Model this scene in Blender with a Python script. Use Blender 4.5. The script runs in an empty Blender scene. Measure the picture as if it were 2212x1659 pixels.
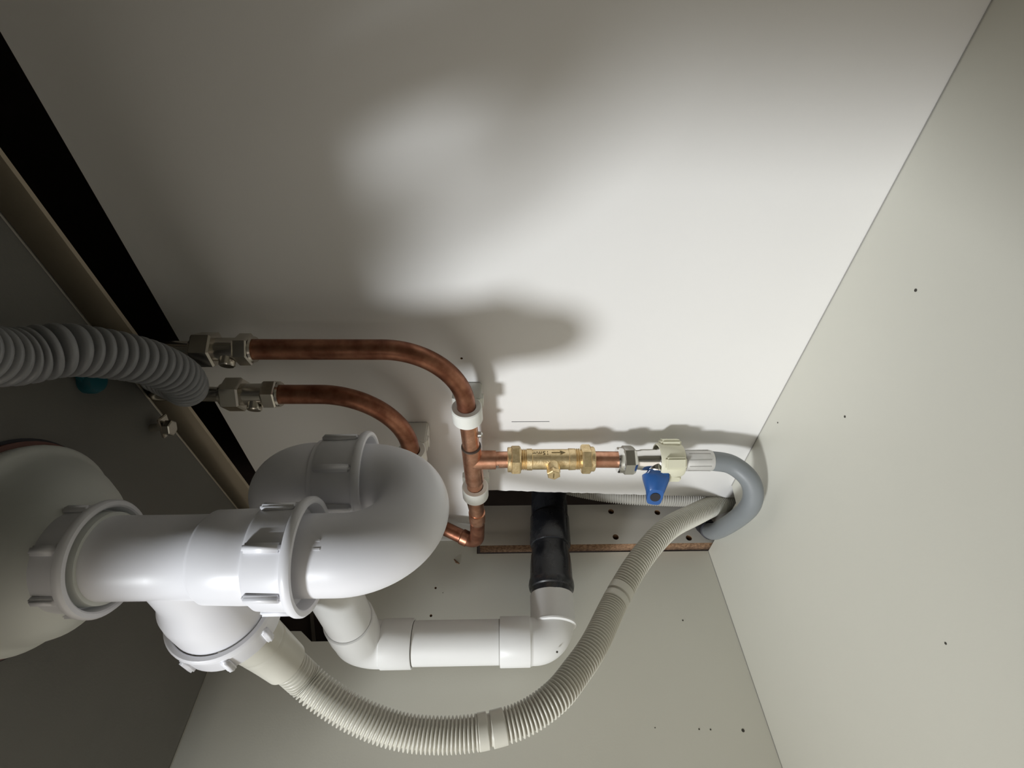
import bpy, bmesh, math, random
from mathutils import Vector, Matrix
random.seed(7)
S = bpy.context.scene
COL = S.collection
PI = math.pi

# ------------------------------------------------------------------ camera
# The phone was held sideways: image left is up. x runs along the back panel,
# y into the back panel (y = 0), z up from the cabinet floor (z = 0), x = 0 is the left side panel.
cam_data = bpy.data.cameras.new('camera')
cam = bpy.data.objects.new('camera', cam_data)
COL.objects.link(cam)
cam_data.sensor_fit = 'HORIZONTAL'
cam_data.sensor_width = 36.0
cam_data.lens = 1058.0 / 2212.0 * 36.0
cam_data.clip_start = 0.005
right = Vector((0.0154, -0.0222, -0.9996)).normalized()
fwd = Vector((-0.6775, 0.7350, -0.0268)).normalized()
up = right.cross(fwd).normalized()
fwd = up.cross(right).normalized()
cam.matrix_world = Matrix((
    (right.x, up.x, -fwd.x, 0.544),
    (right.y, up.y, -fwd.y, -0.310),
    (right.z, up.z, -fwd.z, 0.2515),
    (0, 0, 0, 1)))
S.camera = cam

# ------------------------------------------------------------------ world and lights
W = bpy.data.worlds.new('room'); S.world = W
W.use_nodes = True
bg = W.node_tree.nodes['Background']
bg.inputs['Color'].default_value = (1.0, 0.93, 0.82, 1)
bg.inputs['Strength'].default_value = 0.55

def spot(name, loc, target, radius, power, angle, blend, col):
    d = bpy.data.lights.new(name, 'SPOT'); d.shadow_soft_size = radius
    d.energy = power; d.color = col; d.spot_size = math.radians(angle); d.spot_blend = blend
    o = bpy.data.objects.new(name, d); COL.objects.link(o)
    o.location = loc
    o.rotation_euler = (Vector(target) - Vector(loc)).to_track_quat('-Z', 'Y').to_euler()
    return o
# the kitchen spotlight out in front of the open door
spot('kitchen_spotlight', (0.32, -1.62, 1.13), (0.23, 0.0, 0.20), 0.125, 60.0, 34.0, 1.0, (0.93, 0.97, 1.0))

S.view_settings.view_transform = 'Standard'
S.view_settings.look = 'None'
S.view_settings.gamma = 1.0
S.view_settings.use_curve_mapping = False
S.view_settings.exposure = 0.9

# ------------------------------------------------------------------ materials
def mat(name, base, rough=0.5, metal=0.0, noise=0.0, nscale=40.0, col2=None, bump=0.0, bscale=300.0, spec=0.5, sss=0.0, rnoise=0.0):
    m = bpy.data.materials.new(name); m.use_nodes = True
    nt = m.node_tree; b = nt.nodes['Principled BSDF']
    b.inputs['Roughness'].default_value = rough
    b.inputs['Metallic'].default_value = metal
    b.inputs['Specular IOR Level'].default_value = spec
    b.inputs['Base Color'].default_value = (*base, 1)
    if sss:
        b.inputs['Subsurface Weight'].default_value = sss
        b.inputs['Subsurface Radius'].default_value = (0.004, 0.004, 0.003)
    tc = nt.nodes.new('ShaderNodeTexCoord')
    if noise or col2:
        n = nt.nodes.new('ShaderNodeTexNoise'); n.inputs['Scale'].default_value = nscale
        n.inputs['Detail'].default_value = 6
        r = nt.nodes.new('ShaderNodeValToRGB')
        c2 = col2 if col2 else tuple(max(0, c * (1 - noise)) for c in base)
        r.color_ramp.elements[0].position = 0.35; r.color_ramp.elements[1].position = 0.68
        r.color_ramp.elements[0].color = (*c2, 1); r.color_ramp.elements[1].color = (*base, 1)
        nt.links.new(tc.outputs['Object'], n.inputs['Vector'])
        nt.links.new(n.outputs['Fac'], r.inputs['Fac'])
        nt.links.new(r.outputs['Color'], b.inputs['Base Color'])
        if rnoise:
            mr = nt.nodes.new('ShaderNodeMapRange')
            mr.inputs['To Min'].default_value = rough + rnoise; mr.inputs['To Max'].default_value = rough - rnoise
            nt.links.new(n.outputs['Fac'], mr.inputs['Value']); nt.links.new(mr.outputs['Result'], b.inputs['Roughness'])
    if bump:
        n2 = nt.nodes.new('ShaderNodeTexNoise'); n2.inputs['Scale'].default_value = bscale
        bp = nt.nodes.new('ShaderNodeBump'); bp.inputs['Strength'].default_value = bump
        bp.inputs['Distance'].default_value = 0.0006
        nt.links.new(tc.outputs['Object'], n2.inputs['Vector'])
        nt.links.new(n2.outputs['Fac'], bp.inputs['Height'])
        nt.links.new(bp.outputs['Normal'], b.inputs['Normal'])
    return m
M = {}
M['back'] = mat('back_panel_white', (0.80, 0.785, 0.765), 0.42, noise=0.03, nscale=6, bump=0.06, bscale=700)
M['melamine'] = mat('melamine_cream', (0.69, 0.68, 0.605), 0.40, noise=0.03, nscale=5, bump=0.06, bscale=600)
M['board'] = mat('board_white', (0.72, 0.69, 0.63), 0.5, noise=0.04, nscale=8)
M['chip'] = mat('chipboard', (0.33, 0.20, 0.115), 0.95, col2=(0.14, 0.075, 0.04), nscale=420, bump=0.8, bscale=500)
M['trap'] = mat('white_polypropylene', (0.80, 0.80, 0.835), 0.33, noise=0.02, nscale=20)
M['pvc'] = mat('white_pvc', (0.80, 0.80, 0.79), 0.38, noise=0.03, nscale=30)
M['strainer'] = mat('waste_body_plastic', (0.70, 0.72, 0.68), 0.5, noise=0.04, nscale=18)
M['ivory'] = mat('ivory_hose', (0.60, 0.585, 0.515), 0.34, noise=0.05, nscale=25)
M['shadehose'] = mat('shaded_hose', (0.40, 0.385, 0.345), 0.5, noise=0.1, nscale=40)  # darker than the ivory: shade behind the back panel is in the colour
M['black'] = mat('black_abs', (0.009, 0.0095, 0.012), 0.27, col2=(0.020, 0.021, 0.024), nscale=60, rnoise=0.08)
M['rubber'] = mat('black_rubber', (0.012, 0.012, 0.018), 0.6)
M['redseal'] = mat('red_fibre_seal', (0.16, 0.075, 0.06), 0.7)
M['greyhose'] = mat('grey_pvc_hose', (0.215, 0.232, 0.245), 0.42, noise=0.06, nscale=30)
M['overflow'] = mat('grey_ribbed', (0.25, 0.255, 0.265), 0.33, noise=0.05, nscale=30)
M['copper_dull'] = mat('copper_dull', (0.42, 0.195, 0.12), 0.42, 0.9, col2=(0.22, 0.085, 0.05), nscale=90, rnoise=0.1, bump=0.05, bscale=500)
M['copper'] = mat('copper_bright', (0.80, 0.45, 0.31), 0.30, 0.95, col2=(0.55, 0.27, 0.17), nscale=130, rnoise=0.1, bump=0.05, bscale=600)
M['solder'] = mat('solder', (0.55, 0.54, 0.52), 0.35, 1.0)
M['flux'] = mat('flux_line', (0.06, 0.04, 0.03), 0.6)
M['brass'] = mat('brass', (0.88, 0.71, 0.43), 0.38, 0.9, col2=(0.72, 0.55, 0.30), nscale=260, bump=0.25, bscale=900)
M['engrave'] = mat('brass_mark', (0.20, 0.15, 0.07), 0.5, 0.6)
M['chrome'] = mat('chrome', (0.80, 0.79, 0.77), 0.16, 1.0)
M['chrome_dull'] = mat('nickel', (0.62, 0.58, 0.52), 0.22, 1.0)
M['blue'] = mat('blue_plastic', (0.026, 0.105, 0.33), 0.36, noise=0.12, nscale=60)
M['cream'] = mat('cream_plastic', (0.70, 0.68, 0.53), 0.45, noise=0.05, nscale=40)
M['ferrule'] = mat('crimped_alu', (0.66, 0.65, 0.63), 0.45, 0.35, noise=0.1, nscale=90)
M['clip'] = mat('clip_plastic', (0.78, 0.78, 0.73), 0.45, sss=0.25)
M['steel'] = mat('sink_underside', (0.17, 0.165, 0.15), 0.62, 0.25, noise=0.1, nscale=14, bump=0.15, bscale=900)
M['steel_edge'] = mat('steel_edge', (0.62, 0.60, 0.55), 0.3, 1.0)
M['rail'] = mat('rail_metal', (0.68, 0.59, 0.46), 0.5, 0.5, noise=0.12, nscale=18)
M['worktop'] = mat('worktop_underside', (0.10, 0.09, 0.075), 0.8)
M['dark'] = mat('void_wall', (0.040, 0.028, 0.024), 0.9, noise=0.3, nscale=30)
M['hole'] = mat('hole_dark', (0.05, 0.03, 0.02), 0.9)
M['teal'] = mat('teal_plastic', (0.01, 0.10, 0.13), 0.35)
M['seam'] = mat('seam_line', (0.36, 0.35, 0.33), 0.7)
M['dirt'] = mat('dirt', (0.06, 0.055, 0.045), 0.9)
M['pencil'] = mat('pencil', (0.20, 0.20, 0.20), 0.9)
M['kitchen'] = mat('kitchen_floor', (0.22, 0.19, 0.16), 0.5, noise=0.1, nscale=4)
M['door'] = mat('door_front', (0.72, 0.71, 0.66), 0.5)

# ------------------------------------------------------------------ helpers
def link(name, me, m, parent=None, smooth=True, angle=35):
    me.update()
    if smooth:
        me.polygons.foreach_set('use_smooth', [True] * len(me.polygons))
        me.set_sharp_from_angle(angle=math.radians(angle))
    if m is not None and len(me.materials) == 0:
        me.materials.append(M[m])
    o = bpy.data.objects.new(name, me); COL.objects.link(o)
    if parent is not None:
        o.parent = parent
    return o

def mesh_from(verts, faces):
    me = bpy.data.meshes.new('mesh'); me.from_pydata([tuple(v) for v in verts], [], faces)
    bm = bmesh.new(); bm.from_mesh(me); bmesh.ops.recalc_face_normals(bm, faces=bm.faces); bm.to_mesh(me); bm.free()
    return me

def thing(name, label, cat, loc=(0, 0, 0), group=None):
    o = bpy.data.objects.new(name, None); COL.objects.link(o)
    o.empty_display_size = 0.02
    o.location = (0, 0, 0)
    o['label'] = label; o['category'] = cat
    if group: o['group'] = group
    return o

def tag(o, label, cat, group=None):
    o['label'] = label; o['category'] = cat
    if group: o['group'] = group
    return o

def struct(o):
    o['kind'] = 'structure'; return o

def frame_for(t):
    t = t.normalized()
    a = Vector((0, 0, 1)) if abs(t.z) < 0.9 else Vector((1, 0, 0))
    n = t.cross(a).normalized()
    return n, t.cross(n).normalized()

def sweep(path, rad, seg=32, cap=True):
    """tube along path; rad = one radius or one per point"""
    P = [Vector(p) for p in path]; n = len(P)
    if not hasattr(rad, '__len__'): rad = [rad] * n
    T = []
    for i in range(n):
        a = P[max(i - 1, 0)]; b = P[min(i + 1, n - 1)]
        d = b - a
        j = 1
        while d.length < 1e-9:
            j += 1; d = P[min(i + j, n - 1)] - P[max(i - j, 0)]
        T.append(d.normalized())
    N, B = frame_for(T[0])
    V = []; F = []
    for i in range(n):
        if i:
            q = T[i - 1].rotation_difference(T[i])
            N = q @ N; N = (N - T[i] * N.dot(T[i])).normalized()
        B = T[i].cross(N)
        for k in range(seg):
            a = 2 * PI * k / seg
            V.append(P[i] + (N * math.cos(a) + B * math.sin(a)) * rad[i])
    for i in range(n - 1):
        for k in range(seg):
            k2 = (k + 1) % seg
            F.append((i * seg + k, i * seg + k2, (i + 1) * seg + k2, (i + 1) * seg + k))
    if cap:
        F.append(tuple(range(seg - 1, -1, -1)))
        F.append(tuple((n - 1) * seg + k for k in range(seg)))
    return mesh_from(V, F)

def catmull(pts, step):
    P = [Vector(p) for p in pts]
    P = [P[0] * 2 - P[1]] + P + [P[-1] * 2 - P[-2]]
    out = []
    for i in range(1, len(P) - 2):
        for k in range(60):
            t = k / 60
            a, b, c, d = P[i - 1], P[i], P[i + 1], P[i + 2]
            out.append(0.5 * ((2 * b) + (c - a) * t + (2 * a - 5 * b + 4 * c - d) * t * t + (3 * b - a - 3 * c + d) * t ** 3))
    out.append(P[-2])
    L = [0]
    for i in range(1, len(out)): L.append(L[-1] + (out[i] - out[i - 1]).length)
    n = max(2, int(round(L[-1] / step))); res = []; j = 0
    for k in range(n + 1):
        s = L[-1] * k / n
        while j < len(L) - 2 and L[j + 1] < s: j += 1
        f = (s - L[j]) / max(1e-9, L[j + 1] - L[j])
        res.append(out[j].lerp(out[j + 1], min(1, max(0, f))))
    return res, L[-1]

def fillet(pts, r, n=12):
    P = [Vector(p) for p in pts]; out = [P[0]]
    for i in range(1, len(P) - 1):
        rr = r[i - 1] if hasattr(r, '__len__') else r
        a = (P[i - 1] - P[i]).normalized(); b = (P[i + 1] - P[i]).normalized()
        ang = a.angle(b)
        d = rr / math.tan(ang / 2)
        c = P[i] + (a + b).normalized() * (rr / math.sin(ang / 2))
        s = P[i] + a * d - c; e = P[i] + b * d - c
        tot = s.angle(e)
        axis = s.cross(e).normalized()
        for k in range(n + 1):
            out.append(c + Matrix.Rotation(tot * k / n, 3, axis) @ s)
    out.append(P[-1])
    return out

def lathe(p, d, prof, seg=40, cap=True):
    """revolve prof [(t, r), ...] round the axis through p along d"""
    p = Vector(p); d = Vector(d).normalized(); N, B = frame_for(d)
    V = []; F = []
    n = len(prof)
    for (t, r) in prof:
        for k in range(seg):
            a = 2 * PI * k / seg
            V.append(p + d * t + (N * math.cos(a) + B * math.sin(a)) * r)
    for i in range(n - 1):
        for k in range(seg):
            k2 = (k + 1) % seg
            F.append((i * seg + k, i * seg + k2, (i + 1) * seg + k2, (i + 1) * seg + k))
    if cap:
        F.append(tuple(range(seg - 1, -1, -1)))
        F.append(tuple((n - 1) * seg + k for k in range(seg)))
    return mesh_from(V, F)

def hexnut(p, d, prof, rot=0.0, sides=6):
    p = Vector(p); d = Vector(d).normalized(); N, B = frame_for(d)
    V = []; F = []
    for (t, r) in prof:
        for k in range(sides):
            a = 2 * PI * k / sides + rot
            V.append(p + d * t + (N * math.cos(a) + B * math.sin(a)) * r)
    n = len(prof)
    for i in range(n - 1):
        for k in range(sides):
            k2 = (k + 1) % sides
            F.append((i * sides + k, i * sides + k2, (i + 1) * sides + k2, (i + 1) * sides + k))
    F.append(tuple(range(sides - 1, -1, -1))); F.append(tuple((n - 1) * sides + k for k in range(sides)))
    return mesh_from(V, F)

def box(c, s, rot=None, bev=0.0):
    bm = bmesh.new(); bmesh.ops.create_cube(bm, size=1.0)
    for v in bm.verts: v.co = Vector((v.co.x * s[0], v.co.y * s[1], v.co.z * s[2]))
    if bev: bmesh.ops.bevel(bm, geom=bm.edges[:], offset=bev, segments=2, affect='EDGES')
    for v in bm.verts:
        if rot is not None: v.co = rot @ v.co
        v.co += Vector(c)
    me = bpy.data.meshes.new('mesh'); bm.to_mesh(me); bm.free(); return me

def panel(outline, holes, thick, O, U, V_, m_face, m_edge=None):
    """flat board: 2D outline (and holes) laid out from O along U and V_; its thickness runs behind the face"""
    cu = bpy.data.curves.new('board', 'CURVE'); cu.dimensions = '2D'; cu.fill_mode = 'BOTH'; cu.extrude = thick / 2
    for pts in [outline] + holes:
        sp = cu.splines.new('POLY'); sp.points.add(len(pts) - 1)
        for q, (a, b) in zip(sp.points, pts): q.co = (a, b, 0, 1)
        sp.use_cyclic_u = True
    ob = bpy.data.objects.new('tmp', cu); COL.objects.link(ob)
    dg = bpy.context.evaluated_depsgraph_get()
    me = bpy.data.meshes.new_from_object(ob.evaluated_get(dg))
    bpy.data.objects.remove(ob); bpy.data.curves.remove(cu)
    U = Vector(U); V_ = Vector(V_); N = U.cross(V_)
    O = Vector(O)
    for v in me.vertices:
        c = v.co.copy(); v.co = O + U * c.x + V_ * c.y + N * (c.z - thick / 2)
    bm = bmesh.new(); bm.from_mesh(me); bmesh.ops.remove_doubles(bm, verts=bm.verts, dist=1e-6)
    bmesh.ops.recalc_face_normals(bm, faces=bm.faces); bm.to_mesh(me); bm.free()
    me.materials.clear(); me.materials.append(M[m_face]); me.materials.append(M[m_edge or m_face])
    for p in me.polygons:
        p.material_index = 0 if abs(p.normal.dot(N)) > 0.7 else 1
    return me

def circle(cx, cy, r, n=16):
    return [(cx + r * math.cos(2 * PI * k / n), cy + r * math.sin(2 * PI * k / n)) for k in range(n)]

def ragged(a, b, n, amp):
    out = []
    for k in range(n):
        t = k / n
        out.append((a[0] + (b[0] - a[0]) * t + random.uniform(-amp, amp), a[1] + (b[1] - a[1]) * t + random.uniform(-amp, amp) * 0.3))
    return out

# ------------------------------------------------------------------ cabinet shell
XR = 1.0          # right side panel
FY = -0.50        # cabinet front
# back panel, with the lower left corner sawn away for the waste pipe
outl = [(0.0, 0.496), (0.0, 0.2785)] + ragged((0.004, 0.2785), (0.100, 0.2900), 14, 0.0004) \
    + ragged((0.1052, 0.2895), (0.0852, -0.004), 90, 0.0006) + [(0.085, -0.016), (XR, -0.016), (XR, 0.512)]
me = panel(outl, [circle(0.287, 0.282, 0.0011, 8)], 0.008, (0, 0, 0), (1, 0, 0), (0, 0, 1), 'back', 'chip')
wall_back = struct(link('wall_back', me, None, smooth=False))
o = link('pencil_mark', box((0.2108, -0.0001, 0.2223), (0.0007, 0.0003, 0.0352)), 'pencil', wall_back, smooth=False)

# left side panel: notch at the rear bottom, service hole higher up
hole = [(-0.040, 0.43), (-0.113, 0.4235), (-0.113, 0.447), (-0.1025, 0.4605), (-0.1015, 0.50), (-0.04, 0.50)]
outl = [(FY, -0.016), (-0.0178, -0.016), (-0.0178, 0.2785), (0.0, 0.2785), (0.0, 0.70), (FY, 0.70)]
dots = [(-0.0583, 0.3236, .0013), (-0.0887, 0.3258, .0015)]
me = panel(outl, [hole] + [circle(a, b, r, 10) for a, b, r in dots], 0.016, (0, 0, 0), (0, 1, 0), (0, 0, 1), 'melamine', 'chip')
wall_left = struct(link('wall_left', me, None, smooth=False))
for a, b, r in [(-0.198, 0.025, .0016), (-0.098, 0.0536, .0009), (-0.1962, 0.0659, .0008), (-0.1967, 0.0552, .0008), (-0.1943, 0.1069, .0006), (-0.064, 0.315, .0005)]:
    link('speck', lathe((0.0, a, b), (1, 0, 0), [(-0.0003, r), (0.0002, r * 0.9)], 8), 'dirt', wall_left)
link('chip_mark', sweep([(-0.0002, -0.0300, 0.2985), (0.0004, -0.0280, 0.3020), (-0.0002, -0.0240, 0.3050)], [0.0006, 0.0014, 0.0006], 6), 'chip', wall_left)
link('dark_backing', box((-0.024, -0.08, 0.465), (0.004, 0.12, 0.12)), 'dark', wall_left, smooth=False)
link('bracket_strip', box((-0.019, -0.085, 0.4585), (0.003, 0.05, 0.0035), Matrix.Rotation(0.35, 3, 'X')), 'worktop', wall_left, smooth=False)
link('bracket_strip', box((-0.019, -0.085, 0.4425), (0.003, 0.05, 0.0025), Matrix.Rotation(0.35, 3, 'X')), 'worktop', wall_left, smooth=False)

# cabinet floor with the same corner cut out
outl = [(0.0, FY), (XR, FY), (XR, 0.0), (0.108, 0.0), (0.102, -0.0182), (0.0, -0.0178)]
me = panel(outl, [], 0.016, (0, 0, 0), (1, 0, 0), (0, 1, 0), 'melamine', 'melamine')
floor = struct(link('floor', me, None, smooth=False))
for a, b, r in [(0.3892, -0.06, .0011), (0.2889, -0.0696, .0010), (0.2225, -0.014, .0008), (0.2529, -0.2115, .0008)]:
    link('speck', lathe((a, b, 0), (0, 0, 1), [(-0.0003, r), (0.0002, r * 0.9)], 8), 'dirt', floor)
link('joint_line', box(((0.108 + XR) / 2, -0.0004, 0.0003), (XR - 0.108, 0.0005, 0.0004)), 'seam', floor, smooth=False)
link('joint_line', box((0.0003, (FY - 0.0178) / 2, 0.0003), (0.0004, -FY - 0.0178, 0.0004)), 'seam', floor, smooth=False)

struct(link('wall_right', box((XR + 0.008, FY / 2, 0.342), (0.016, -FY, 0.716)), 'melamine', smooth=False))
struct(link('ceiling', box((0.4, -0.215, 0.716), (1.4, 0.63, 0.030)), 'worktop', smooth=False))
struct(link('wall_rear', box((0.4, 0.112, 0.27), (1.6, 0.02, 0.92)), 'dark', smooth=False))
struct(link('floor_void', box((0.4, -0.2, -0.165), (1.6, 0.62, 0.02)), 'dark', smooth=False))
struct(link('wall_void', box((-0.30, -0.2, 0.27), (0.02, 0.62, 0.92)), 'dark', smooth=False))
struct(link('floor_kitchen', box((0.4, -2.5, -0.18), (5.0, 4.0, 0.03)), 'kitchen', smooth=False))
# unseen right-hand door, added shut to dim that side of the back panel
door = struct(link('unseen_door', box(((0.43 + XR + 0.016) / 2, FY - 0.011, 0.335), (XR + 0.016 - 0.43, 0.018, 0.71), None, 0.0015), 'door', smooth=False))
# neighbouring board seen through the sawn corner, with rows of shelf pin holes
pins = [(0.0282, 0.1124), (0.0261, 0.0547), (-0.0068, 0.1128), (-0.0092, 0.0253)]
outl = [(-0.0158, -0.12), (0.0384, -0.12), (0.0384, 0.2745), (-0.0158, 0.2745)]
me = panel(outl, [circle(a, b, 0.0036, 16) for a, b in pins[:4]], 0.0160, (0.0155, 0, 0), (0, 1, 0), (0, 0, 1), 'board', 'chip')
nb = link('drilled_board', me, None, smooth=False)
tag(nb, 'off-white drilled board with raw brown edge behind the sawn corner', 'board')
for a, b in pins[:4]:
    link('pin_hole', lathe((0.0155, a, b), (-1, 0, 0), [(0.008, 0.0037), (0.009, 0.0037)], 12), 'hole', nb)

# ------------------------------------------------------------------ sink bowl and rear rail
bowl = thing('sink_bowl', 'dark grey underside of the sink bowl above the trap', 'sink')
def bowl_ring(z, e):
    c = [(0.048 - e, -0.0200 + e), (0.62 + e, -0.0660 + e), (0.62 + e, -0.400 - e), (0.048 - e, -0.400 - e)]
    pts = []
    r = 0.030
    for i in range(4):
        p = Vector((*c[i], 0)); a = (Vector((*c[i - 1], 0)) - p).normalized(); b = (Vector((*c[(i + 1) % 4], 0)) - p).normalized()
        ang = a.angle(b); d = r / math.tan(ang / 2); cc = p + (a + b).normalized() * (r / math.sin(ang / 2))
        s = p + a * d - cc; t = p + b * d - cc; ax = s.cross(t).normalized(); tot = s.angle(t)
        for k in range(9):
            q = cc + Matrix.Rotation(tot * k / 8, 3, ax) @ s
            pts.append((q.x, q.y, z))
    return pts
prof = [(0.515, -0.003), (0.5152, -0.0015), (0.5158, -0.0006), (0.517, 0.0), (0.62, 0.002), (0.700, 0.004)]
V = []; F = []
for z, e in prof: V += bowl_ring(z, e)
n = 36
for i in range(len(prof) - 1):
    for k in range(n): F.append((i * n + k, i * n + (k + 1) % n, (i + 1) * n + (k + 1) % n, (i + 1) * n + k))
F.append(tuple(range(n)))
link('bowl_shell', mesh_from(V, F), 'steel', bowl, angle=50)
V = []; F = []
for z, e in [(0.5148, -0.0026), (0.5148, -0.0008), (0.5162, 0.0004), (0.5175, 0.0006)]: V += bowl_ring(z, e)
for i in range(3):
    for k in range(n): F.append((i * n + k, i * n + (k + 1) % n, (i + 1) * n + (k + 1) % n, (i + 1) * n + k))
link('pressed_edge', mesh_from(V, F), 'steel_edge', bowl, angle=50)

# metal rail behind the bowl
a = Vector((0.62, -0.036, 0.525)); b = Vector((0.02, -0.0085, 0.499))
d = (b - a); L = d.length; d.normalize()
rot = Matrix((d, Vector((0, 0, 1)).cross(d).normalized() * 1.0, d.cross(Vector((0, 0, 1)).cross(d)).normalized())).transposed()
rail = struct(link('trim_1', box((a + b) / 2 + Vector((0, 0.0015, 0.03)), (L, 0.003, 0.06), rot), 'rail', smooth=False))

# ------------------------------------------------------------------ union nuts with grip ribs
def union_nut(parent, p, d, length, r, rim, tube_r, m='trap', ribs=8, phase=0.0, name='union_nut', n0=None):
    """p = centre of the open rim end, d = direction from the rim along the nut"""
    prof = [(0.007, tube_r + 0.0003), (0.0065, rim - 0.0048), (0.0, rim - 0.0034), (-0.0006, rim - 0.0026), (-0.0004, rim - 0.0008), (0.0008, rim),
            (0.0028, rim), (0.0040, rim - 0.0006), (0.0046, r + 0.0002), (0.0052, r), (length - 0.002, r - 0.0006), (length, r - 0.0020), (length, tube_r + 0.0003)]
    nut = link(name, lathe(p, d, prof, 64, cap=False), m, parent)
    d = Vector(d).normalized(); N, B = frame_for(d)
    if n0 is not None:
        N = Vector(n0); N = (N - d * N.dot(d)).normalized(); B = d.cross(N)
    L = length - 0.006
    rib_me = box((0, 0, 0), (0.0034, 0.0044, L), None, 0.0010)
    rib_me.materials.append(M[m])
    rib_me.polygons.foreach_set('use_smooth', [True] * len(rib_me.polygons))
    for k in range(ribs):
        a = 2 * PI * k / ribs + phase
        n = N * math.cos(a) + B * math.sin(a); t = d.cross(n)
        o = bpy.data.objects.new('grip_rib', rib_me); COL.objects.link(o); o.parent = nut
        mtx = Matrix((n, t, d)).transposed().to_4x4()
        mtx.translation = Vector(p) + d * (0.0046 + L / 2) + n * (r + 0.0002)
        o.matrix_local = mtx
    return nut

# ------------------------------------------------------------------ waste strainer on the bowl
AX = Vector((0.318, -0.188, 0)); RX = Vector((0.304, -0.131, 0))
R0 = 0.0198
st = thing('sink_strainer', 'pale plastic sink strainer body under the bowl with red seal', 'strainer')
def loft(rings, seg=64):
    V = []; F = []
    for (cx, cy, z, r) in rings:
        for k in range(seg):
            a = 2 * PI * k / seg; V.append((cx + r * math.cos(a), cy + r * math.sin(a), z))
    for i in range(len(rings) - 1):
        for k in range(seg): F.append((i * seg + k, i * seg + (k + 1) % seg, (i + 1) * seg + (k + 1) % seg, (i + 1) * seg + k))
    F.append(tuple(range(seg))); F.append(tuple((len(rings) - 1) * seg + k for k in range(seg)))
    return mesh_from(V, F)
fc = (0.2945, -0.1680)
link('strainer_body', loft([(*fc, 0.5105, 0.0540), (*fc, 0.506, 0.0547), (*fc, 0.5025, 0.0543), (*fc, 0.5010, 0.0525), (0.2950, -0.1685, 0.4985, 0.0500), (0.2955, -0.1695, 0.4945, 0.0482),
                            (0.2985, -0.1725, 0.486, 0.0455), (0.3030, -0.1770, 0.475, 0.0410), (0.3105, -0.1825, 0.464, 0.0335), (0.3155, -0.1860, 0.456, 0.0265), (0.318, -0.188, 0.450, 0.0225), (0.318, -0.188, 0.440, 0.0215)]), 'strainer', st, angle=60)
link('red_seal', loft([(*fc, 0.5135, 0.0566), (*fc, 0.5108, 0.0568), (*fc, 0.5100, 0.0546)]), 'redseal', st)
link('rubber_gasket', loft([(*fc, 0.5151, 0.0582), (*fc, 0.5138, 0.0584), (*fc, 0.5134, 0.0565)]), 'rubber', st)
union_nut(st, (0.318, -0.188, 0.4410), (0, 0, 1), 0.0175, 0.0252, 0.0275, R0, ribs=7, n0=(0.93, -0.364, 0))

# ------------------------------------------------------------------ trap
tr = thing('sink_trap', 'white plastic U-bend sink trap with ribbed union nuts', 'trap')
link('inlet_tube', lathe((0.318, -0.188, 0.350), (0, 0, 1), [(0, 0.0225), (0.024, 0.0225), (0.0405, 0.0220), (0.0420, 0.0210), (0.0435, 0.0200), (0.0600, R0), (0.0990, R0)], 64), 'trap', tr)
# U-bend
half = (AX - RX).length / 2
mid = (AX + RX) / 2; ud = (AX - RX).normalized()
zb = 0.3300
path = [AX + Vector((0, 0, 0.360)), AX + Vector((0, 0, 0.345))]
for k in range(41):
    a = PI * k / 40
    path.append(mid + ud * (half * math.cos(a)) + Vector((0, 0, zb - half * math.sin(a) * 1.06)))
path += [RX + Vector((0, 0, 0.340)), RX + Vector((0, 0, 0.350))]
ub = link('u_bend', sweep(path, R0, 56), 'trap', tr, angle=60)
# little moulded mark on the U-bend
union_nut(tr, (0.318, -0.188, 0.3437), (0, 0, 1), 0.0230, 0.0256, 0.0282, R0, ribs=7, n0=(0.93, -0.364, 0))
union_nut(tr, (0.304, -0.131, 0.3285), (0, 0, 1), 0.0265, 0.0252, 0.0275, R0, ribs=7, n0=(0.90, -0.43, 0))
# outlet elbow
path = fillet([(0.304, -0.131, 0.345), (0.304, -0.131, 0.384), (0.250, -0.131, 0.384)], 0.024, 20)
link('outlet_elbow', sweep(path, 0.0207, 56), 'trap', tr, angle=60)
link('elbow_collar', lathe((0.304, -0.131, 0.353), (0, 0, 1), [(0, 0.0225), (0.0045, 0.0222), (0.006, 0.0208)], 56), 'trap', tr)
# branch for the appliance hose
link('hose_branch', lathe((0.318, -0.188, 0.4095), (-1, 0, 0), [(0.0, 0.0190), (0.018, 0.0200), (0.026, 0.0205), (0.033, 0.0222), (0.038, 0.0243), (0.044, 0.0250), (0.058, 0.0252)], 64), 'trap', tr)
union_nut(tr, (0.2605, -0.188, 0.4095), (-1, 0, 0), 0.0190, 0.0285, 0.0292, 0.0250, phase=0.40, name='branch_nut')

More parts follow.
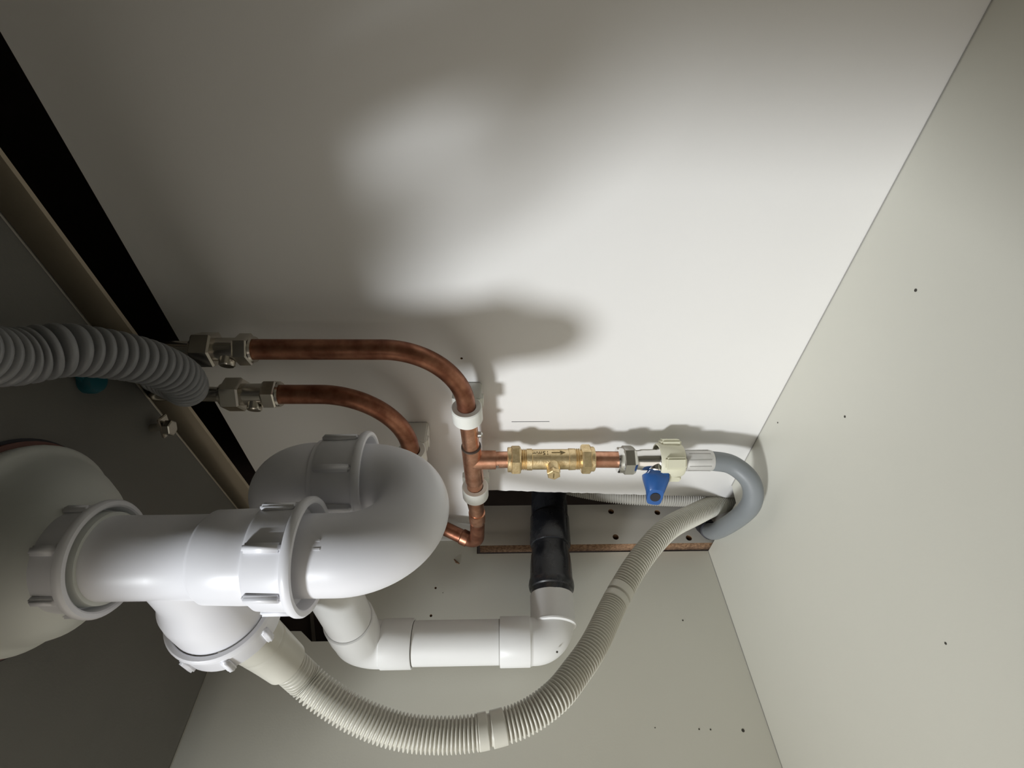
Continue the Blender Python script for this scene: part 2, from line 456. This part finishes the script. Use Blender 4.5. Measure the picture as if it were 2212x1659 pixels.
# ------------------------------------------------------------------ appliance drain hose
dh = thing('drain_hose', 'ivory corrugated drain hose looping from the trap to the corner', 'hose')
sp, L = catmull([(0.256, -0.188, 0.4090), (0.235, -0.188, 0.4075), (0.215, -0.1885, 0.4045), (0.198, -0.190, 0.4000), (0.183, -0.1925, 0.3945)], 0.0015)
rr = []
for i in range(len(sp)):
    t = i / (len(sp) - 1)
    rr.append((0.0182 - 0.0046 * t) if not 0.60 < t < 0.64 else 0.0182 - 0.0046 * t - 0.0006)
link('hose_spigot', sweep(sp, rr, 48), 'ivory', dh, angle=50)
hp = [(0.1875, -0.1917, 0.3963), (0.1760, -0.1945, 0.3905), (0.1657, -0.198, 0.3845), (0.160, -0.205, 0.3730), (0.1512, -0.2155, 0.3492), (0.1416, -0.2227, 0.3213), (0.1373, -0.2249, 0.2931),
      (0.136, -0.2231, 0.2645), (0.1357, -0.2162, 0.2353), (0.135, -0.2028, 0.2111), (0.129, -0.1845, 0.193), (0.1225, -0.1626, 0.1747), (0.1073, -0.1217, 0.148),
      (0.1059, -0.0846, 0.119), (0.103, -0.0501, 0.0833), (0.090, -0.0249, 0.0445), (0.0730, 0.002, -0.0020), (0.070, 0.012, -0.0497), (0.070, 0.014, -0.11)]
def corrugated(pts, r, pitch, depth, smooth_at=(), sub=6):
    P, L = catmull(pts, pitch / sub)
    n = len(P); rad = []
    shape = [0.0, 0.70, 1.0, 1.0, 0.70, 0.0]
    for i in range(n):
        s = L * i / (n - 1)
        v = r - depth + depth * (shape[i % sub] if sub == 6 else [0, 0, 0, 0.72, 0.95, 1, 1, 1, 0.95, 0.72][i % 10])
        for (c, w) in smooth_at:
            if abs(s - c) < w:
                u = abs(s - c) / w
                v = r * 1.01 - (0.0016 if abs(s - c + w * 0.15) < 0.0013 else 0.0)
        rad.append(v)
    return sweep(P, rad, 36), P, L
_, Lh = catmull(hp, 0.002)
def arc_at(pts, target):
    P, L = catmull(pts, 0.001); best = min(range(len(P)), key=lambda i: (P[i] - Vector(target)).length)
    return L * best / (len(P) - 1)
s1 = arc_at(hp, (0.1358, -0.2215, 0.2575)); s2 = arc_at(hp, (0.1068, -0.1170, 0.1445))
me, _, _ = corrugated(hp, 0.0113, 0.0028, 0.0024, [(s1, 0.0095), (s2, 0.0085)])
link('corrugated_tube', me, 'ivory', dh, angle=80)

# hose further back in the void
vh = thing('void_hose', 'pale corrugated hose running behind the back panel cut-out', 'hose')
me, _, _ = corrugated([(0.0270, 0.0640, 0.206), (0.0290, 0.0610, 0.180), (0.0350, 0.0480, 0.150), (0.0440, 0.0330, 0.110), (0.0475, 0.0275, 0.070), (0.0470, 0.0260, 0.030), (0.0450, 0.0280, -0.02), (0.045, 0.032, -0.12)], 0.0105, 0.0027, 0.0016)
link('corrugated_tube', me, 'shadehose', vh, angle=80)

# ------------------------------------------------------------------ white waste pipe
wp = thing('waste_pipe', 'white solvent-weld waste pipe with two elbows beside the left panel', 'pipe')
ZX = (0.041, -0.131)
link('outlet_pipe', lathe((0.2495, -0.131, 0.384), (-1, 0, 0), [(0, 0.0198), (0.1765, 0.0198)], 48), 'pvc', wp)
def elbow(parent, pts, r, body_r, name='elbow'):
    return link(name, sweep(fillet(pts, r, 18), body_r, 48), 'pvc', parent, angle=60)
elbow(wp, [(0.078, -0.131, 0.384), (0.041, -0.131, 0.384), (0.041, -0.131, 0.358)], 0.0195, 0.0212, 'elbow')
link('elbow_socket', lathe((0.100, -0.131, 0.384), (-1, 0, 0), [(0, 0.0204), (0.0006, 0.0216), (0.022, 0.0219), (0.030, 0.0214)], 48), 'pvc', wp)
link('elbow_socket', lathe((0.041, -0.131, 0.3640), (0, 0, -1), [(0, 0.0213), (0.0008, 0.0221), (0.0288, 0.0221), (0.0296, 0.0216), (0.0296, 0.0200)], 48), 'pvc', wp)
link('straight_pipe', lathe((0.041, -0.131, 0.24), (0, 0, 1), [(0, 0.0199), (0.11, 0.0199)], 48), 'pvc', wp)
link('elbow_socket', lathe((0.041, -0.131, 0.2515), (0, 0, -1), [(0, 0.0200), (0, 0.0217), (0.0008, 0.0222), (0.0284, 0.0222), (0.0292, 0.0214), (0.031, 0.0210)], 48), 'pvc', wp)
elbow(wp, [(0.041, -0.131, 0.226), (0.041, -0.131, 0.1995), (0.0425, -0.104, 0.1985)], 0.0195, 0.0209, 'elbow')
link('elbow_socket', lathe((0.0420, -0.1190, 0.1990), (0.01, 1, -0.03), [(0, 0.0209), (0.001, 0.0227), (0.0024, 0.0229), (0.0034, 0.0222), (0.0305, 0.0222), (0.0315, 0.0216), (0.0315, 0.0195)], 48), 'pvc', wp)
link('joint_line', lathe((0.041, -0.131, 0.2517), (0, 0, 1), [(0, 0.01995), (0.0008, 0.01995)], 48, cap=False), 'seam', wp)
link('joint_line', lathe((0.041, -0.131, 0.3338), (0, 0, 1), [(0, 0.01995), (0.0008, 0.01995)], 48, cap=False), 'dirt', wp)
link('joint_line', lathe((0.0995, -0.131, 0.384), (1, 0, 0), [(0, 0.01988), (0.0009, 0.01988)], 48, cap=False), 'dirt', wp)
link('dirt_mark', lathe((0.0545, -0.1458, 0.1985), (0.68, -0.73, 0), [(-0.0004, 0.0011), (0.0003, 0.0008)], 8), 'dirt', wp)

# ------------------------------------------------------------------ black waste pipe
bp = thing('black_waste_pipe', 'black plastic waste pipe and adaptor leading behind the back panel', 'pipe')
bd = Vector((0.0, -1, 0.055)).normalized(); b0 = Vector((0.0432, 0.085, 0.1885))
link('rear_pipe', lathe(b0, bd, [(0.041, 0.0212), (0.085, 0.0214)], 48), 'black', bp)
link('coupling', lathe(b0, bd, [(0.0825, 0.0214), (0.0828, 0.0221), (0.0835, 0.0224), (0.1165, 0.0226), (0.1185, 0.0219), (0.1190, 0.0205)], 48), 'black', bp)
link('adaptor', lathe(b0, bd, [(0.110, 0.0204), (0.1270, 0.0206), (0.131, 0.0214), (0.140, 0.0221), (0.156, 0.0224), (0.1595, 0.0234), (0.164, 0.0238), (0.1675, 0.0230), (0.1685, 0.0216), (0.180, 0.0210)], 48), 'black', bp)

# ------------------------------------------------------------------ copper pipes
YP = -0.030
c1 = thing('copper_pipe', 'upper copper pipe bending down to a soldered tee', 'pipe', group=None)
path = fillet([(0.3207, YP, 0.4290), (0.3200, YP, 0.2800), (0.215, YP, 0.2762)], 0.058, 24)
link('bent_pipe', sweep([p for p in path if p.x > 0.262] + [Vector((0.255, YP, 0.2777))], 0.0075, 32), 'copper_dull', c1, angle=60)
link('cleaned_pipe', sweep([(0.258, YP, 0.2778), (0.200, YP, 0.2757)], 0.0075, 32), 'copper', c1)
te = link('tee', sweep([(0.2115, YP, 0.2761), (0.163, YP, 0.2749)], 0.0087, 32), 'copper', c1)
link('tee_branch', sweep([(0.1925, YP, 0.275), (0.1925, YP, 0.2545)], [0.0088, 0.0085], 32), 'copper', te)
link('solder_ring', lathe((0.2115, YP, 0.2761), (1, 0, 0.03), [(-0.0006, 0.0088), (0.0006, 0.0087), (0.0012, 0.0077)], 32), 'flux', te)
link('solder_bead', box((0.1925, YP - 0.0078, 0.2530), (0.0030, 0.0030, 0.0040), Matrix.Rotation(0.6, 3, 'Y'), 0.0013), 'solder', te)
link('solder_drip', sweep([(0.2270, YP, 0.2700), (0.2275, YP - 0.0005, 0.2665), (0.2275, YP - 0.0005, 0.2655)], [0.0030, 0.0025, 0.0011], 12), 'solder', te)
link('lower_pipe', sweep([(0.166, YP, 0.2750), (0.100, YP, 0.2744)], 0.0075, 32), 'copper', c1)
link('branch_pipe', sweep([(0.1925, YP, 0.257), (0.1927, YP, 0.238)], 0.0075, 32), 'copper', c1)
link('coupling', lathe((0.1080, YP, 0.2745), (-1, 0, 0), [(0, 0.0076), (0.0004, 0.0085), (0.010, 0.0085), (0.012, 0.0083), (0.0165, 0.0083), (0.0175, 0.0076)], 32), 'copper', c1)
link('elbow_pipe', sweep(fillet([(0.094, YP, 0.2744), (0.045, YP, 0.2762), (0.0535, -0.0105, 0.322), (0.0540, 0.012, 0.345)], [0.013, 0.010], 12), 0.0077, 28), 'copper_dull', c1, angle=60)
link('elbow_socket', lathe((0.0475, YP + 0.0042, 0.2865), (0.17, 0.39, 0.92), [(0, 0.0086), (0.0075, 0.0087), (0.0085, 0.0078)], 28), 'copper_dull', c1)

c2 = thing('copper_pipe', 'lower copper pipe bending down behind the trap', 'pipe')
path = fillet([(0.2797, -0.034, 0.4300), (0.2790, -0.034, 0.3290), (0.112, -0.034, 0.3272), (0.110, 0.012, 0.3272)], [0.062, 0.018], 24)
link('bent_pipe', sweep(path, 0.0075, 32), 'copper_dull', c2, angle=60)

# stub between isolating valve and appliance tap
sb = link('copper_stub', sweep([(0.1922, YP, 0.172), (0.1912, YP, 0.136)], 0.0075, 32), 'copper')
tag(sb, 'short copper stub between brass valve and appliance tap', 'pipe')

# ------------------------------------------------------------------ pipe clips
def clip(p, adir, label):
    """p = pipe centre; the base sits on the back panel"""
    t = thing('pipe_clip', label, 'pipe clip', group='pipe clips on the back panel')
    p = Vector(p); d = Vector(adir).normalized()
    w = 0.0150
    link('clip_ring', lathe(p - d * w / 2, d, [(0, 0.0078), (0, 0.0118), (0.001, 0.0126), (w - 0.001, 0.0126), (w, 0.0118), (w, 0.0078)], 40, cap=False), 'clip', t)
    depth = -p.y - 0.0095
    link('clip_base', box((p.x, -depth / 2 - 0.0001, p.z), (0.0150, depth, 0.0230), None, 0.0012), 'clip', t)
    for s in (-1, 1):
        link('clip_lug', box((p.x, -depth * 0.70, p.z + s * 0.0108), (0.0120, 0.0090, 0.0045), None, 0.0014), 'clip', t)
    return t
clip((0.2535, YP, 0.2776), (1, 0, 0.03), 'translucent white pipe clip at the end of the upper copper bend')
clip((0.1450, YP, 0.2747), (1, 0, 0.0), 'white pipe clip just past the copper tee by the panel edge')
clip((0.2040, -0.034, 0.3280), (1, 0, 0), 'white pipe clip half hidden behind the trap U-bend')

# ------------------------------------------------------------------ brass isolating valve
iv = thing('isolating_valve', 'brass isolating valve with slotted screw on the copper branch', 'valve')
vx = 0.1926
def zl(p, prof, **k): return lathe(p, (0, 0, -1), prof, 40, **k)
link('valve_body', zl((vx, YP, 0.2330), [(0, 0.0085), (0.0060, 0.0086), (0.0062, 0.0097), (0.0110, 0.0099), (0.0116, 0.0092), (0.044, 0.0092), (0.0446, 0.0099), (0.0500, 0.0097), (0.0502, 0.0086), (0.0560, 0.0085)]), 'brass', iv)
for z0 in (0.2322, 0.1833):
    for k in range(3):
        link('thread', zl((vx, YP, z0 - k * 0.0017), [(0, 0.0086), (0.0006, 0.0097), (0.0010, 0.0097), (0.0016, 0.0086)], cap=False), 'brass', iv)
for (z0, s) in ((0.2440, -1), (0.1652, 1)):
    nt_ = link('compression_nut', hexnut((vx, YP, z0), (0, 0, s), [(0.0030, 0.0120), (0.0042, 0.0133), (0.0108, 0.0133), (0.0120, 0.0122)], rot=0.35), 'brass', iv, smooth=False)
    link('nut_collar', lathe((vx, YP, z0), (0, 0, s), [(0, 0.0077), (0, 0.0108), (0.0006, 0.0113), (0.0036, 0.0113)], 40), 'brass', nt_)
sd = Vector((0.06, -0.99, 0.06)).normalized(); s0 = Vector((vx, YP, 0.2025))
scr = link('screw_boss', lathe(s0, sd, [(0.004, 0.0062), (0.0145, 0.0060), (0.0155, 0.0054)], 32), 'brass', iv)
link('screw_head', hexnut(s0 + sd * 0.0150, sd, [(0, 0.0062), (0.0035, 0.0062), (0.0042, 0.0053)], rot=0.2), 'brass', scr, smooth=False)
link('screw_slot', box(s0 + sd * 0.0192, (0.0058, 0.0004, 0.0010), sd.to_track_quat('Y', 'Z').to_matrix()), 'engrave', scr, smooth=False)

# ------------------------------------------------------------------ chrome appliance tap
at_ = thing('appliance_tap', 'chrome appliance tap with blue lever below the brass valve', 'tap')
tx = 0.1908
nn = link('compression_nut', hexnut((tx, YP, 0.1395), (0, 0, -1), [(0, 0.0118), (0.0015, 0.0134), (0.0095, 0.0134), (0.0120, 0.0118)], rot=0.50), 'chrome', at_, smooth=False)
link('nut_collar', lathe((tx, YP, 0.1440), (0, 0, -1), [(0, 0.0077), (0, 0.0108), (0.0012, 0.0118), (0.0046, 0.0118), (0.006, 0.011)], 40), 'chrome', nn)
link('tap_body', lathe((tx, YP, 0.1290), (0, 0, -1), [(0, 0.0095), (0.002, 0.0095), (0.0025, 0.0088), (0.006, 0.0090), (0.0075, 0.0096), (0.021, 0.0096), (0.0225, 0.0102), (0.0255, 0.0135), (0.0265, 0.0138), (0.036, 0.0138)], 40), 'chrome', at_)
hd = Vector((-0.42, -0.90, 0.16)).normalized(); h0 = Vector((tx, YP, 0.1075))
link('spindle_boss', lathe(h0, hd, [(0.003, 0.0080), (0.0105, 0.0078), (0.0115, 0.0070)], 32), 'chrome', at_)
hs = Vector((0, 0, 1)); hs = (hs - hd * hs.dot(hd)).normalized(); hn = hd.cross(hs).normalized()
secs = [(0.0100, 0.0066, 0.0060, 0.0), (0.0140, 0.0095, 0.0072, 0.0), (0.0155, 0.0118, 0.0078, 0.0), (0.0190, 0.0112, 0.0076, 0.0), (0.0290, 0.0078, 0.0064, 0.0), (0.0345, 0.0068, 0.0060, 0.0)]
hsg = 1.0 if hn.dot(Vector((0.544, -0.31, 0.2515)) - h0) > 0 else -1.0
V = []; F = []
for (t, a, b, off) in secs:
    for k in range(16):
        an = 2 * PI * k / 16; cx = math.cos(an); sx = math.sin(an)
        ux = math.copysign(abs(cx) ** 0.55, cx) * a; uy = math.copysign(abs(sx) ** 0.55, sx) * b
        tt = t - (0.0055 * hsg * uy / b if t > 0.033 else 0.0)
        V.append(h0 + hd * tt + hs * ux + hn * uy)
for i in range(len(secs) - 1):
    for k in range(16): F.append((i * 16 + k, i * 16 + (k + 1) % 16, (i + 1) * 16 + (k + 1) % 16, (i + 1) * 16 + k))
F.append(tuple(range(16))); F.append(tuple((len(secs) - 1) * 16 + k for k in range(16)))
lv = link('lever', mesh_from(V, F), 'blue', at_, angle=40)
lv['label'] = 'blue plastic lever'
link('lever_lug', box(h0 + hd * 0.0125 - hs * 0.0062 - hn * 0.003, (0.0085, 0.0105, 0.0085), Matrix((hn, hd, hs)).transposed(), 0.0010), 'blue', lv, smooth=False)
link('lever_lug', box(h0 + hd * 0.0125 + hs * 0.0052 - hn * 0.002, (0.0060, 0.0060, 0.0050), Matrix((hn, hd, hs)).transposed(), 0.0010), 'blue', lv, smooth=False)
link('lever_socket', lathe(h0 + hd * 0.0338, hd * 0.737 + hn * (hsg * 0.676), [(0, 0.0043), (0.0011, 0.0045)], 24), 'rubber', lv)  # flat black disc: shade of the hollow tip, put in as colour

# ------------------------------------------------------------------ grey inlet hose
ih = thing('inlet_hose', 'smooth grey inlet hose curving from the tap to the floor corner', 'hose')
link('crimp_ferrule', lathe((0.1898, YP, 0.0835), (-0.03, 0, -1), [(0, 0.0086), (0.002, 0.0096), (0.0255, 0.0098), (0.0275, 0.0092)], 40), 'ferrule', ih)
for k in range(10):
    a = 2 * PI * k / 10
    link('crimp_groove', box((0.1893 + 0.0097 * math.cos(a), YP + 0.0097 * math.sin(a), 0.0695), (0.0006, 0.0008, 0.0200), Matrix.Rotation(a, 3, 'Z')), 'seam', ih, smooth=False)
cn = link('coupling_nut', lathe((0.1902, YP, 0.1070), (0, 0, -1), [(0, 0.0137), (0, 0.0150), (0.0012, 0.0158), (0.013, 0.0158), (0.0205, 0.0152), (0.0225, 0.0140), (0.0225, 0.0090)], 48, cap=False), 'cream', ih)
for k in range(4):
    a = 2 * PI * k / 4 + 0.72
    link('wing', box((0.1902 + 0.0162 * math.cos(a), YP + 0.0162 * math.sin(a), 0.0950), (0.0060, 0.0105, 0.0185), Matrix.Rotation(a, 3, 'Z'), 0.0016), 'cream', cn)
link('washer_lip', lathe((0.1900, YP, 0.0850), (0, 0, -1), [(0, 0.0125), (0.0016, 0.0120)], 40), 'dirt', cn)
gp = [(0.1892, YP, 0.066), (0.1885, YP, 0.0560), (0.1857, -0.032, 0.0375), (0.1799, -0.042, 0.0238), (0.1681, -0.050, 0.0172), (0.1492, -0.054, 0.0158), (0.114, -0.046, 0.0148), (0.0731, -0.032, 0.0128), (0.0480, -0.0200, 0.0105), (0.0290, -0.0040, 0.0060)]
P, L = catmull(gp, 0.003)
link('smooth_tube', sweep(P, 0.0090, 36), 'greyhose', ih, angle=80)
link('black_sleeve', lathe((0.0420, -0.0155, 0.0095), (-0.64, 0.62, -0.16), [(0.0, 0.0092), (0.0008, 0.0104), (0.030, 0.0106)], 36), 'rubber', ih)

# ------------------------------------------------------------------ tap tail valves by the rail
def tail_valve(x, y, ztop, zbot, label, label2, rotz):
    t = thing('service_valve', label, 'valve', group='service valves above the copper pipes')
    Lz = ztop - zbot
    link('valve_body', lathe((x, y, zbot), (0, 0, 1), [(0.0, 0.0078), (0, 0.0092), (0.0016, 0.0097), (0.002, 0.0085), (0.006, 0.0088), (0.012, 0.0085), (Lz, 0.0085)], 32), 'chrome_dull', t)
    link('compression_nut', hexnut((x, y, zbot), (0, 0, 1), [(0.0020, 0.0105), (0.0030, 0.0116), (0.0110, 0.0116), (0.0125, 0.0104)], rot=rotz), 'chrome_dull', t, smooth=False)
    link('tail_nut', hexnut((x, y, zbot + Lz * 0.62), (0, 0, 1), [(0, 0.0120), (0.0012, 0.0133), (0.0130, 0.0133), (0.0145, 0.0115)], rot=rotz + 0.3), 'chrome_dull', t, smooth=False)
    dv = Vector((-0.5, -0.86, 0)).normalized()
    link('screw_boss', lathe(Vector((x, y, zbot + Lz * 0.42)), dv, [(0.004, 0.0056), (0.0120, 0.0054), (0.0128, 0.0046)], 24), 'chrome_dull', t)
    f = link('flexible_tail', sweep([(x, y, ztop - 0.006), (x, y + 0.001, ztop + 0.02), (x, y + 0.002, ztop + 0.06), (x, y + 0.003, 0.69)], 0.0058, 20), 'chrome_dull')
    tag(f, label2, 'hose', 'flexible tap tails')
tail_valve(0.3207, YP, 0.4700, 0.4265, 'nickel service valve on the upper copper pipe', 'flexible tail above the upper service valve behind the ribbed hose', 0.2)
tail_valve(0.2797, -0.034, 0.4640, 0.4190, 'nickel service valve on the lower copper pipe beside the rail', 'flexible tail above the lower service valve crossing the rail', 0.75)

# ------------------------------------------------------------------ grey ribbed overflow hose
oh = thing('overflow_hose', 'dark grey ribbed overflow hose under the sink bowl', 'hose')
op = [(0.375, -0.362, 0.500), (0.405, -0.385, 0.462), (0.440, -0.378, 0.424), (0.455, -0.335, 0.404), (0.458, -0.275, 0.410), (0.450, -0.212, 0.437), (0.4300, -0.165, 0.464), (0.4000, -0.1345, 0.4735), (0.3854, -0.1115, 0.4675), (0.3578, -0.0863, 0.4600), (0.3300, -0.0680, 0.4600), (0.3080, -0.0560, 0.4690), (0.2990, -0.0420, 0.4860), (0.2990, -0.0300, 0.5080)]  # loop out of view, shaped for its soft shadow on the back panel
me, _, _ = corrugated(op, 0.0136, 0.0060, 0.0052, sub=10)
link('corrugated_tube', me, 'overflow', oh, angle=42)

# ------------------------------------------------------------------ small fixings on the bowl
sc = thing('sink_clip', 'small shiny sink clip bolt beside the rail', 'clip')
link('clip_bolt', lathe((0.2640, -0.0540, 0.516), (0.05, 0.08, -1), [(0, 0.0030), (0.014, 0.0030)], 16), 'chrome_dull', sc)
link('clip_plate', box((0.2640, -0.0520, 0.506), (0.016, 0.010, 0.0025), Matrix.Rotation(0.3, 3, 'Z'), 0.0006), 'chrome_dull', sc, smooth=False)
link('clip_nut', hexnut((0.2640, -0.0540, 0.5035), (0, 0, -1), [(0, 0.0060), (0.0045, 0.0060), (0.005, 0.0052)]), 'chrome_dull', sc, smooth=False)
tp = thing('teal_cap', 'dark teal plastic cap under the bowl below the ribbed hose', 'cap')
link('cap_body', lathe((0.3290, -0.0720, 0.5160), (0, 0, -1), [(0, 0.0085), (0.006, 0.0085), (0.0085, 0.0070), (0.009, 0.004)], 24), 'teal', tp)
link('cap_tab', box((0.3350, -0.0750, 0.5120), (0.012, 0.008, 0.004), None, 0.001), 'teal', tp, smooth=False)

# ------------------------------------------------------------------ marks cast into the brass valve
def wrap(me_verts, z0, ang0, r):
    # flat (u, v): u runs up the valve, v round the body towards the front
    out = []
    for (u, v, w) in me_verts:
        a = ang0 + v / r
        n = Vector((math.cos(a), math.sin(a), 0))
        out.append(Vector((vx, YP, z0 + u)) + n * (r + w))
    return out
cu = bpy.data.curves.new('txt', 'FONT'); cu.body = '15mm'; cu.size = 0.0060; cu.extrude = 0.0001; cu.resolution_u = 3
ob = bpy.data.objects.new('tmp', cu); COL.objects.link(ob)
me = bpy.data.meshes.new_from_object(ob.evaluated_get(bpy.context.evaluated_depsgraph_get()))
bpy.data.objects.remove(ob); bpy.data.curves.remove(cu); me.materials.clear()
A0 = math.atan2(-0.53, 0.85) + 0.78      # face of the body turned up in the picture
for v, q in zip(me.vertices, wrap([(v.co.x * 1.05, -v.co.y, 0.0001) for v in me.vertices], 0.2065, A0, 0.0093)): v.co = q
link('size_marking', me, 'engrave', iv, smooth=False)
pts = [(0, 0.0004), (0.0095, 0.0004), (0.0075, 0.0016), (0.0085, 0.0020), (0.0125, 0), (0.0085, -0.0020), (0.0075, -0.0016), (0.0095, -0.0004), (0, -0.0004)]
V = wrap([(-u, -0.0018 + v, 0.00025) for u, v in pts] + [(-u, -0.0018 + v, -0.0004) for u, v in pts], 0.2045, A0, 0.0093)
n = len(pts)
link('arrow_marking', mesh_from(V, [tuple(range(n)), tuple(range(n, 2 * n))] + [(k, (k + 1) % n, n + (k + 1) % n, n + k) for k in range(n)]), 'engrave', iv, smooth=False)
# raised moulding mark on the U-bend
for dz, w in ((0.0, 0.0030), (-0.0002, 0.0045)):
    k = 0 if dz == 0.0 else 1
    a = math.atan2(-0.475, 0.88) + 0.32 - 0.20 * k
    n = Vector((math.cos(a), math.sin(a), 0))
    link('mould_mark', box(AX + n * (R0 + 0.0001) + Vector((0, 0, 0.335 + dz)), (0.0003, 0.0008, w * 0.7), Matrix.Rotation(a, 3, 'Z')), 'trap', ub, smooth=False)
